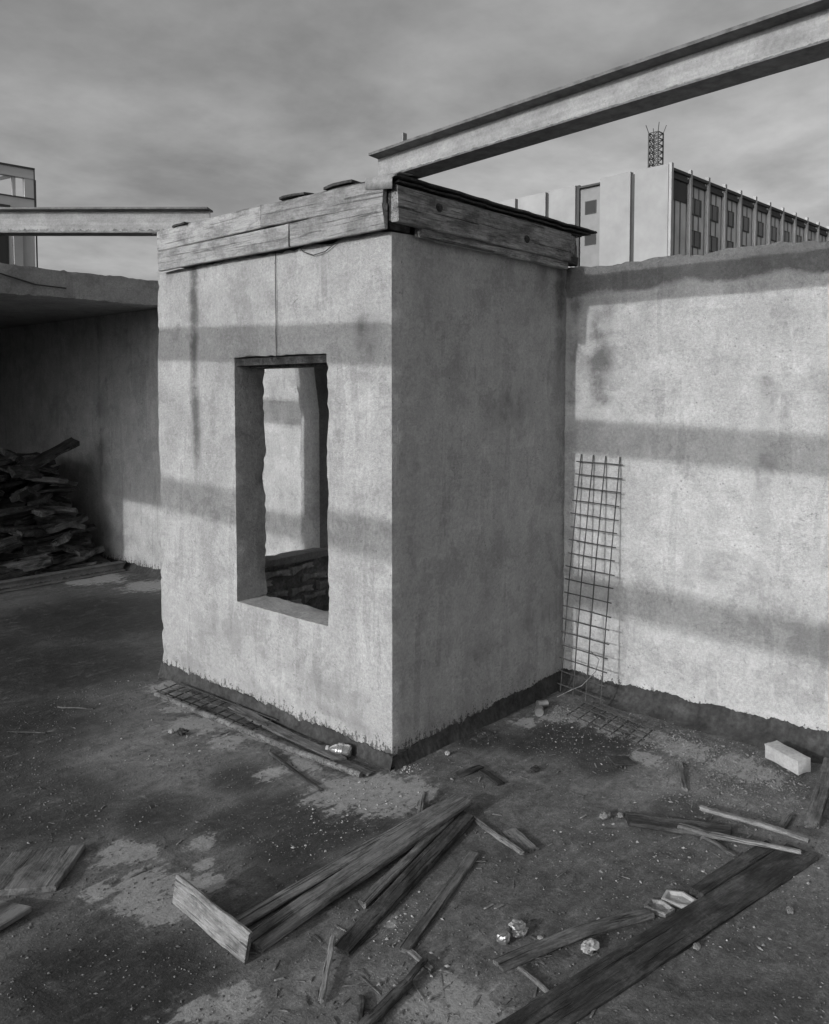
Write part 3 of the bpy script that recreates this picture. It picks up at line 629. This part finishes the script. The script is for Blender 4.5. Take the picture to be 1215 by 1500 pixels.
plank('tiny dark stick at the bottom edge, left of the broken stick', (-1.19, -1.005), (-1.085, -.910), .014, .012, M_WDARK, 0, 0, 0, 'stick', ns=6)
plank('slightly curved batten lying near the crumpled paper', (-.735, -1.115), (-.225, -1.335), .050, .020, M_WMID, 0, .012, R(-6), bow=.014, taper=.75, rag=.004)
plank('long wide dark plank running off the bottom edge at the right', (-1.12, -1.272), (.482, -1.580), .112, .030, M_WDARK, 0, .0, R(3), rag=.003, ns=30)
plank('narrow dark plank lying against the far half of the long wide plank', (-.03, -1.405), (.440, -1.487), .050, .026, M_WDARK, .0, .0, 0, rag=.003)
plank('long pale stick reaching to the far end of the long dark plank', (.52, -1.190), (.500, -1.600), .022, .016, M_WPALE, .018, .045, 0, 'stick')
plank('pale stick nearer than the long pale one, by the long plank end', (.345, -1.300), (.420, -1.600), .020, .012, M_WPALE, .022, .03, 0, 'stick')
plank('short splinter below the flat dark board at the right', (.350, -1.270), (.298, -1.410), .018, .010, M_WPALE, 0, 0, 0, 'stick', ns=6)
plank('flat dark wet board lying left of the long pale stick', (.270, -1.000), (.432, -1.340), .085, .018, M_WDARK, 0, .004, 0, 'board', rag=.006)
plank('narrow strip of wood along the near edge of the dark wet board', (.320, -1.180), (.375, -1.385), .030, .014, M_WMID, .018, .018, 0, 'stick')
plank('thin pale lath edging the small square offcut past the broad plank', (-.115, -.552), (-.213, -.838), .016, .016, M_WPALE, 0, .004, 0, 'stick')
plank('small square offcut lying right of the broad plank end', (-.105, -.700), (-.168, -.845), .078, .020, M_WMID, 0, 0, R(6), 'board', ns=6)
plank('thick square board at the left edge of the floor', (-1.515, .283), (-1.335, .445), .245, .022, M_BOARD, 0, 0, 0, 'board', rag=.002, ns=8, warp=.002)
plank('pale board corner poking in at the lower left edge', (-1.80, .165), (-1.562, .205), .155, .020, M_BOARD, .012, .016, R(-4), 'board', ns=8, warp=.001, rag=.0012)
plank('dark board propped up against the concrete block at the right edge', (.690, -1.552), (1.14, -1.495), .050, .030, M_WMID, .0, .075, 0, 'board')
plank('small pale stick on the gravel in front of the parapet', (.885, -.938), (.660, -1.060), .022, .014, M_WPALE, 0, .0, 0, 'stick', ns=8)
plank('dark shard of wood in front of the hut corner', (.135, -.262), (.255, -.300), .045, .010, M_WDARK, 0, .012, R(10), 'board', ns=6, taper=.5)
plank('smaller dark chip beside the dark shard near the hut corner', (.235, -.318), (.190, -.455), .036, .012, M_WDARK, 0, 0, 0, 'board', ns=6)
plank('short thick stick by the long pale stick, near the right edge', (.590, -1.470), (.715, -1.462), .026, .018, M_WMID, 0, 0, 0, 'stick', ns=6)
plank('thin pale stick between the curved batten and the long dark plank', (-.705, -1.165), (-.735, -1.300), .013, .010, M_WPALE, 0, 0, 0, 'stick', ns=6)
plank('pale splinter lying behind the far end of the broad plank', (-.205, -.330), (-.075, -.255), .014, .010, M_WPALE, 0, 0, 0, 'stick', ns=6)
plank('loose stick standing off the left of the broad plank end', (-.23, -.365), (-.13, -.300), .020, .014, M_WPALE, .0, .02, 0, 'stick', ns=6)
# laths beside the hut
m = MB().tube([(-.250, 1.535, .034), (-.235, 1.1, .030), (-.208, .5, .024), (-.165, .03, .018)], [.014, .015, .015, .014], 10); tag(m.build('pole', M_WMID, None, 60), 'long round pole lying along the front of the hut', 'pole')
plank('flat pale lath lying between the pole and the hut wall', (-.060, 1.10), (-.125, .205), .062, .018, M_WPALE, .004, .004, 0, 'lath', rag=.003, ns=18)
plank('flat lath end next to the hut corner beyond the pole', (-.130, .42), (-.112, .02), .050, .012, M_WMID, 0, 0, 0, 'lath', rag=.003)
plank('thin dark lath angled away from the pole towards the foreground', (-.270, .520), (-.358, .062), .018, .010, M_WDARK, 0, 0, 0, 'lath')
plank('dark stick on the open floor left of the hut', (-.66, 1.82), (-.54, 1.66), .010, .008, M_WDARK, 0, 0, 0, 'stick', ns=6)
plank('thin dark strip near the left edge of the open floor', (-.98, 1.68), (-.86, 1.52), .012, .008, M_WDARK, 0, 0, 0, 'stick', ns=6)

# ------------------------------------------------------------------ litter
def crumple(name, label, loc, r, mat, cat, sc=(1, 1, .6), sd=0, amp=.5):
    bm = bmesh.new(); bmesh.ops.create_icosphere(bm, subdivisions=3, radius=1)
    for v in bm.verts:
        p = v.co.copy(); q = 1 + amp * .9 * (abs(nz(p.x + sd, p.y, p.z, 1.4)) * 2 - .5) + amp * .3 * (abs(nz(p.x + sd, p.y, p.z, 3.1)) - .3)
        v.co = Vector((p.x * sc[0], p.y * sc[1], p.z * sc[2])) * q * r
    me = bpy.data.meshes.new(name); bm.to_mesh(me); bm.free(); me.materials.append(mat)
    o = bpy.data.objects.new(name, me); COL.objects.link(o); zmin = min(v.co.z for v in me.vertices); o.location = (loc[0], loc[1], -zmin * .85 + .001)
    return tag(o, label, cat)
crumple('foil_ball', 'shiny ball of crumpled foil on the floor, left of the curved batten', (-.637, -1.062), .022, M_FOIL, 'litter', (1, 1, .8), 1, .22)
crumple('foil_scrap', 'flattened shiny wrapper right beside the foil ball', (-.575, -1.078), .028, M_FOIL, 'litter', (1.1, .7, .55), 5, .6)
crumple('paper_scrap', 'small pale paper scrap behind the foil ball', (-.545, -1.045), .024, M_PAPER, 'litter', (1, .8, .3), 7, .5)
crumple('paper_scrap', 'crumpled white paper lying between the curved batten and the long plank', (-.495, -1.275), .026, M_PAPER, 'litter', (1.3, .8, .5), 9, .7)
crumple('paper_scrap', 'tiny square white scrap right of the foil wrapper', (-.545, -1.135), .010, M_PAPER, 'litter', (1, 1, .3), 12, .2)
crumple('plaster_lump', 'small pale lump on the floor past the small square offcut', (.235, -.925), .018, M_STONE, 'stone', (1.6, 1, .8), 15, .4)
crumple('plaster_lump', 'grey lump just right of the other pale lump', (.285, -.965), .012, M_STONE, 'stone', (1, 1, .8), 18, .4)
crumple('dark_lump', 'dark crumpled scrap on the bare floor right of the hut', (.395, -.490), .022, M_TAR, 'litter', (1.3, .8, .5), 21, .6)
crumple('dark_lump', 'dark crumpled scrap on the floor left of the hut front', (-.42, 1.02), .026, M_TAR, 'litter', (1, 1, .6), 23, .7)
crumple('pebble', 'pale pebble next to the dark scrap left of the hut', (-.445, 1.07), .013, M_CHIP, 'stone', (1, 1, .8), 25, .3)
crumple('pebble', 'round white pebble at the foot of the shaded hut wall', (.27, -.095), .013, M_CHIP, 'stone', (1, 1, .8), 26, .2)
crumple('plaster_lump', 'pale lump on the near side of the long dark plank', (.10, -1.66), .012, M_STONE, 'stone', (1.3, 1, .7), 28, .5)
crumple('plaster_lump', 'light stone tight against the near edge of the long dark plank', (-.27, -1.51), .011, M_STONE, 'stone', (1.2, 1, .7), 29, .4)
crumple('concrete_lump', 'pale concrete lump at the right edge beyond the white block', (1.215, -1.50), .045, M_BLOCK, 'stone', (1, 1, .9), 31, .3)
# broken polystyrene tray
def tray(label, pts, z, mat):
    V = []; n = len(pts); c = Vector((sum(p[0] for p in pts) / n, sum(p[1] for p in pts) / n, 0))
    for k, h in ((1, .0), (1.04, .011), (.84, .012), (.68, .003)):
        for p in pts:
            q = c.lerp(Vector((p[0], p[1], 0)), k); V.append((q.x, q.y, z + h * (1 + .4 * nz(p[0] * 30, p[1] * 30, 0))))
    F = [tuple(range(n))[::-1]]
    for q in range(3):
        for i in range(n): F.append((q * n + i, q * n + (i + 1) % n, (q + 1) * n + (i + 1) % n, (q + 1) * n + i))
    F.append(tuple(3 * n + i for i in range(n))); o = mesh('foam_tray', V, F, mat, None); return tag(o, label, 'tray')
tray('broken pale foam tray half lying by the long dark plank', [(-.125, -1.330), (-.070, -1.322), (-.040, -1.365), (-.052, -1.418), (-.105, -1.420), (-.118, -1.385)], .001, M_PAPER)
tray('flatter grey foam tray half left of the pale tray half', [(-.190, -1.300), (-.145, -1.300), (-.130, -1.335), (-.150, -1.385), (-.195, -1.375), (-.205, -1.335)], .001, M_STONE)
# white block
blk = vox('concrete_block', frange(0, .20, .025), frange(0, .075, .019), frange(0, .070, .0175), lambda *a: True, M_BLOCK, None, None, None, .004)
blk.matrix_world = Matrix.Translation((1.185, -1.205, .012)) @ Matrix.Rotation(R(-118), 4, 'Z') @ Matrix.Rotation(R(4), 4, 'X'); tag(blk, 'pale oblong aerated concrete block on the gravel by the parapet', 'block')
# crushed bottle
bt = empty('crushed_bottle', (-.085, .30, .0), 'crushed clear plastic bottle lying at the foot of the hut front', 'bottle')
prof = [(0, .012), (.006, .026), (.02, .029), (.035, .0275), (.042, .030), (.05, .0275), (.058, .030), (.066, .027), (.085, .026), (.10, .017), (.108, .0105), (.118, .010)]
def lathe(prof, n=18, dent=0, sd=0):
    V = []; F = []
    for x, r in prof:
        for k_ in range(n):
            t = 2 * math.pi * k_ / n; rr = r * (1 + dent * nz(x * 25, math.cos(t), math.sin(t) + sd)); V.append((x, rr * math.cos(t), rr * math.sin(t)))
    for i in range(len(prof) - 1):
        for k_ in range(n): F.append((i * n + k_, i * n + (k_ + 1) % n, (i + 1) * n + (k_ + 1) % n, (i + 1) * n + k_))
    F.append(tuple(range(n))); F.append(tuple((len(prof) - 1) * n + k_ for k_ in range(n))[::-1]); return V, [f[::-1] for f in F]
V, F = lathe(prof, 18, .28); Mb = Matrix.Translation((-.045, .215, .027)) @ Matrix.Rotation(R(112), 4, 'Z')
mesh('bottle_body', V, F, M_PET, bt, 50, Mb)
V, F = lathe([(.113, .011), (.113, .0135), (.126, .0135), (.126, .011)], 14); mesh('bottle_cap', V, F, M_PAPER, bt, 40, Mb)
V, F = lathe([(.036, .0285), (.037, .0303), (.066, .0303), (.067, .0285)], 18, .2); mesh('bottle_label', V, F, M_CAN_METAL, bt, 50, Mb)
for lb, loc, rz in (('dented tin can showing its open end by the hut and parapet corner', (.985, -.125, .022), 215), ('dented tin can with ribbed side, nearest the inner wall corner', (1.075, -.115, .022), 150)):
    r = empty('tin_can', (loc[0], loc[1], 0), lb, 'can'); Mc = Matrix.Translation(loc) @ Matrix.Rotation(R(rz), 4, 'Z')
    V, F = lathe([(0, .009), (.001, .018), (-.001, .0215), (.003, .0222), (.02, .0205), (.024, .0215), (.028, .0205), (.032, .0215), (.036, .0205), (.052, .0222), (.055, .021), (.054, .008)], 18, .10, rz); mesh('can_body', V, F, M_CAN_METAL, r, 40, Mc)
    V, F = lathe([(-.0015, .002), (-.002, .0085), (.0008, .0088), (.001, .002)], 12); mesh('hole_disc', V, F, M_TAR, r, 40, Mc)  # dark disc painting the shade inside the opening
# scrap of felt on the gravel
fp = felt('felt_scrap', -.05, .05, -.04, .04, 0, .004, .01, M_FELT, None, .02, .006); fp.matrix_world = Matrix.Translation((.73, -.735, .012)) @ Matrix.Rotation(R(-35), 4, 'Z') @ Matrix.Rotation(R(8), 4, 'Y'); tag(fp, 'square scrap of roofing felt lying on the dark damp patch', 'felt scrap')

# gravel and plaster crumbs (uncountable)
OCT = [(1, 0, 0), (-1, 0, 0), (0, 1, 0), (0, -1, 0), (0, 0, 1), (0, 0, -1)]; OF = [(0, 2, 4), (2, 1, 4), (1, 3, 4), (3, 0, 4), (2, 0, 5), (1, 2, 5), (3, 1, 5), (0, 3, 5)]
def gravel(name, label, n, mat, place, r0, r1):
    V = []; F = []; g = random.Random(name)
    for _ in range(n):
        x, y = place(g)
        if x > 1.36 or (x > -.02 and -.02 < y < 1.9) : continue
        r = r0 + (r1 - r0) * g.random() ** 4; b = len(V); a = g.uniform(0, 6.3); ca, sa = math.cos(a), math.sin(a); k1, k2, k3 = g.uniform(.7, 1.5), g.uniform(.6, 1.1), g.uniform(.4, .8)
        for p in OCT:
            px_, py_, pz_ = p[0] * k1 * r * g.uniform(.7, 1.2), p[1] * k2 * r * g.uniform(.7, 1.2), p[2] * k3 * r
            px_ += pz_ * g.uniform(-.4, .4); V.append((x + px_ * ca - py_ * sa, y + px_ * sa + py_ * ca, gz(x, y) + r * .3 + pz_))
        F += [tuple(i + b for i in f) for f in OF]
    return tag(mesh(name, V, F, mat, None), label, 'gravel', None, 'stuff')
def pl_any(g):
    return g.uniform(-2.0, 1.35), g.uniform(-1.9, 2.0)
def pl_cluster(cs):
    def f(g):
        a, b, r = g.choice(cs); return g.gauss(a, r * .7), g.gauss(b, r * .7)
    return f
gravel('grit', 'dark grit scattered over the whole roof floor', 24000, M_GRIT, pl_any, .0011, .006)
gravel('fine_gravel', 'fine gravel gathered along the foot of the parapet', 5000, M_STONE, pl_cluster([(1.1, -.5, .1), (1.1, -.75, .12), (1.07, -1.0, .14), (1.05, -1.25, .14), (.8, -1.1, .2), (.75, -1.35, .2), (1.05, -.2, .08)]), .002, .008)
gravel('plaster_crumbs', 'pale plaster crumbs strewn over the middle of the floor', 1100, M_CHIP, pl_cluster([(-.55, -.15, .16), (.82, -.45, .14), (-.3, -.1, .15), (-.9, -.9, .18), (-.75, -.75, .1), (.3, -1.45, .2), (.1, -1.2, .3), (-.4, .9, .3), (-.1, -1.3, .25), (.05, -.05, .05)]), .0016, .008)
gravel('pale_grit', 'pale specks of mortar grit over the roof floor', 8000, M_STONE, pl_any, .001, .0045)
gravel('rubble_chips', 'larger chips of stone and mortar around the planks', 380, M_STONE, pl_any, .003, .011)

# ------------------------------------------------------------------ far office block on the right
B0 = Vector((74.303, 33.51, 0)); ha = R(41.8 - 45); er = Vector((math.cos(ha), math.sin(ha), 0)); el = Vector((-er.y, er.x, 0)); UP = Vector((0, 0, 1))
off = empty('office_block', (B0.x, B0.y, -15), 'distant pale office block with white vertical fins and blank end panels', 'building')
TOPZ = 23.9
def ob(name, mat, s0, s1, l0, l1, z0, z1, parent=off):
    m = MB().obox(B0 + er * s0 + el * l0 + UP * z0, er * (s1 - s0), el * (l1 - l0), UP * (z1 - z0)); o = m.build(name, mat)
    o.parent = parent; o.matrix_parent_inverse = parent.matrix_world.inverted() if parent.type != 'EMPTY' else Matrix.Translation(parent.location).inverted(); return o
core = ob('core_wall', M_FARG, .6, 60, .45, 40, -15, TOPZ - .7)
for l0, l1, zt in ((.0, 3.62, 23.95), (4.1, 7.6, 23.95), (10.62, 14.0, 23.75), (14.45, 18.2, 23.7), (18.6, 22, 23.7)):
    ob('blank_panel', M_FAR, -.05, .5, l0, l1, -15, zt)
for l0, l1, zt in ((3.62, 4.1, 23.7), (14.0, 14.45, 23.5), (10.25, 10.62, 23.75)): ob('dark_joint', M_FARD, .18, .5, l0 + .02, l1 - .02, -15, zt)
ob('recess_wall', M_FARG, .35, .58, 7.62, 10.2, -15, 23.5)
ob('roof_band', M_FARD, -.02, .3, 7.63, 10.2, 23.35, 23.55)
for z in (20.6, 17.4):
    w = ob('window', M_FARD, .25, .36, 8.25, 9.6, z, z + 1.35); ob('pane', M_GLASS, .235, .262, 8.33, 9.52, z + .08, z + 1.27, w)
fins = [.27, 4.15, 8.01, 11.9, 15.66, 19.6, 23.5, 27.36, 31.2, 35.1, 38.95, 42.8, 46.7, 50.5]
for i, s in enumerate(fins):
    ob('fin', M_FIN, s - .2, s + .2, -.28, .05, -15, TOPZ + .15)
    if i + 1 < len(fins):
        s1 = fins[i + 1]
        ob('roof_rail', M_FARD, s + .2, s1 - .2, -.30, .0, 23.35, 23.62); ob('roof_rail', M_FARD, s + .2, s1 - .2, -.1, .12, 22.75, 23.1)
        ob('spandrel', M_SPAN, s + .2, s1 - .2, .18, .44, 3, 22.7)
        for f in (.33, .62): ob('mullion', M_FARM, s + (s1 - s) * f - .07, s + (s1 - s) * f + .07, .10, .17, 3, 22.8)
        for z in ((19.9, 16.7, 13.5) if i else (20.6, 17.2)):
            if i == 0: ob('louvre', M_FARD, s + .36, s1 - .36, .02, .17, z + .2, z + 2.0) if z > 20 else None; continue
            w = ob('window', M_FARD, s + .25, s1 - .9, .10, .19, z, z + 1.7)
            ob('pane', M_GLASS, s + .5, s + (s1 - s) * .34, .07, .11, z + .12, z + 1.58, w); ob('pane', M_GLASS, s + (s1 - s) * .40, s + (s1 - s) * .64, .07, .11, z + .12, z + 1.58, w)
            ob('pane', M_GLASS, s + (s1 - s) * .67, s1 - 1.18, .07, .11, z + .12, z + 1.58, w)
ob('parapet_band', M_FARG, .6, 54, .13, .44, 22.72, 23.5)
# lattice mast on it
mc = B0 + er * .9 + el * 1.9
mast = empty('lattice_mast', (mc.x, mc.y, 23.2), 'small lattice mast with splayed tips standing on the office block roof', 'mast')
hw = .5
cs = [mc + er * (a * hw) + el * (b * hw) for a, b in ((-1, -1), (1, -1), (1, 1), (-1, 1))]
for q, c in enumerate(cs):
    m = MB().bar(c + UP * 23.2, c + UP * 27.4, .11); m.build('leg', M_FARD, mast)
    d = (c - mc).normalized(); m = MB().bar(c + UP * 27.4, c + d * .3 + UP * 28.2, .06); m.build('antenna_tip', M_FARD, mast)
for i in range(7):
    z = 23.2 + i * .6
    for q in range(4):
        a, b = cs[q], cs[(q + 1) % 4]; MB().bar(a + UP * (z + .6), b + UP * (z + .6), .08).build('rung', M_FARD, mast); MB().bar(a + UP * z, b + UP * (z + .6), .07).build('brace', M_FARD, mast)
# ------------------------------------------------------------------ gantry building at the far left
A0 = Vector((13.0, 36.2, 0)); ga = R(41.8 - 47.5); gr = Vector((math.cos(ga), math.sin(ga), 0)); gl = Vector((-gr.y, gr.x, 0))
# corner of the frame seen at its right end
GC = Vector((15.47, 38.27, 0))
gan = empty('gantry_building', (GC.x, GC.y, -15), 'distant concrete building with an open rooftop frame at the left edge', 'building')
def gb(name, mat, s0, s1, l0, l1, z0, z1):
    m = MB().obox(GC + gr * s0 + gl * l0 + UP * z0, gr * (s1 - s0), gl * (l1 - l0), UP * (z1 - z0)); return m.build(name, mat, gan)
gb('frame_beam', M_GAN, -9, 0, 0, .3, 12.06, 12.50); gb('frame_cap', M_FARD, -9, .05, -.05, .35, 12.50, 12.58)
gb('frame_beam', M_GAN, -9, 0, 0, .3, 10.4, 11.08); gb('frame_cap', M_FARD, -9, 0, -.03, .2, 11.08, 11.14)
gb('end_post', M_GAN, -.42, 0, .02, .28, 11.1, 12.1); gb('end_edge', M_FARD, 0, .06, 0, .3, 9.6, 12.5)
gb('frame_post', M_GAN, -.95, -.80, .1, .25, 11.1, 12.1)
for a, b in ((-.9, -3.4), (-2.2, -4.9)):
    MB().bar(GC + gr * a + gl * .18 + UP * 12.1, GC + gr * b + gl * .18 + UP * 11.1, .15).build('diagonal', M_GAN, gan)
for q in (-1.1, -2.7): gb('slot', M_FARD, q - .95, q, -.03, .02, 10.55, 10.66)
for l in (.7, 1.3):
    MB().tube([GC + gr * .3 + gl * l + UP * 6, GC + gr * .3 + gl * l + UP * 12.2], .035, 6).build('ladder_rail', M_FARD, gan)
for i in range(6): MB().tube([GC + gr * .05 + gl * .3 + UP * (8 + i * .8), GC + gr * .3 + gl * 1.3 + UP * (8 + i * .8)], .03, 5).build('ladder_rung', M_FARD, gan)
gb('facade', M_GAN, -9, 0, .05, 6, -15, 10.38)
for a, b in ((-3.9, -2.9), (-2.3, -1.2)):
    w = gb('window', M_FARD, a, b, 0, .06, 6.6, 9.3); p = gb('pane', M_GLASS, a + .1, b - .1, -.02, .01, 6.7, 9.2); p.parent = w; p.matrix_parent_inverse = Matrix()
gb('pilaster', M_FIN, -2.8, -2.5, -.12, .04, -15, 9.5); gb('pilaster', M_FIN, -1.0, -.6, -.12, .04, -15, 9.5)

# wood splinters and bark crumbs swept about the floor
V = []; F = []; g = random.Random(41)
CL = [(-1.0, -1.0, .16), (-.9, -1.05, .1), (-.3, -.75, .3), (.35, -1.3, .18), (-.6, -1.25, .2), (-.2, .6, .25), (.45, -.6, .25), (-1.1, -.75, .2), (-.15, 1.2, .1), (.75, -1.1, .2), (-1.3, .5, .4)]
for _ in range(230):
    a, b, r = g.choice(CL); x, y = g.gauss(a, r * .7), g.gauss(b, r * .7)
    if x > 1.3 or (x > -.03 and -.03 < y < 1.9): continue
    t = g.uniform(0, math.pi); L = g.uniform(.004, .028) * (1 if g.random() < .9 else 1.9); w = g.uniform(.0015, .006); hh = g.uniform(.0012, .004); d = Vector((math.cos(t), math.sin(t), g.uniform(-.06, .06))) * L; n = Vector((-math.sin(t), math.cos(t), 0)) * w
    o = Vector((x, y, gz(x, y) + .001)); k0 = len(V); V += [o - d - n * .3, o - d + n * .4, o + d + n * .2, o + d - n * .5, o - d * .7 - n * .6 + UP * hh, o - d * .8 + n * .5 + UP * hh, o + d * .6 + n + UP * hh, o + d * .8 - n * .4 + UP * hh]
    F += [tuple(i + k0 for i in f) for f in BOXF]
tag(mesh('wood_splinters', V, F, M_WSPL, None), 'small wood splinters and bark crumbs strewn around the planks', 'splinters', None, 'stuff')
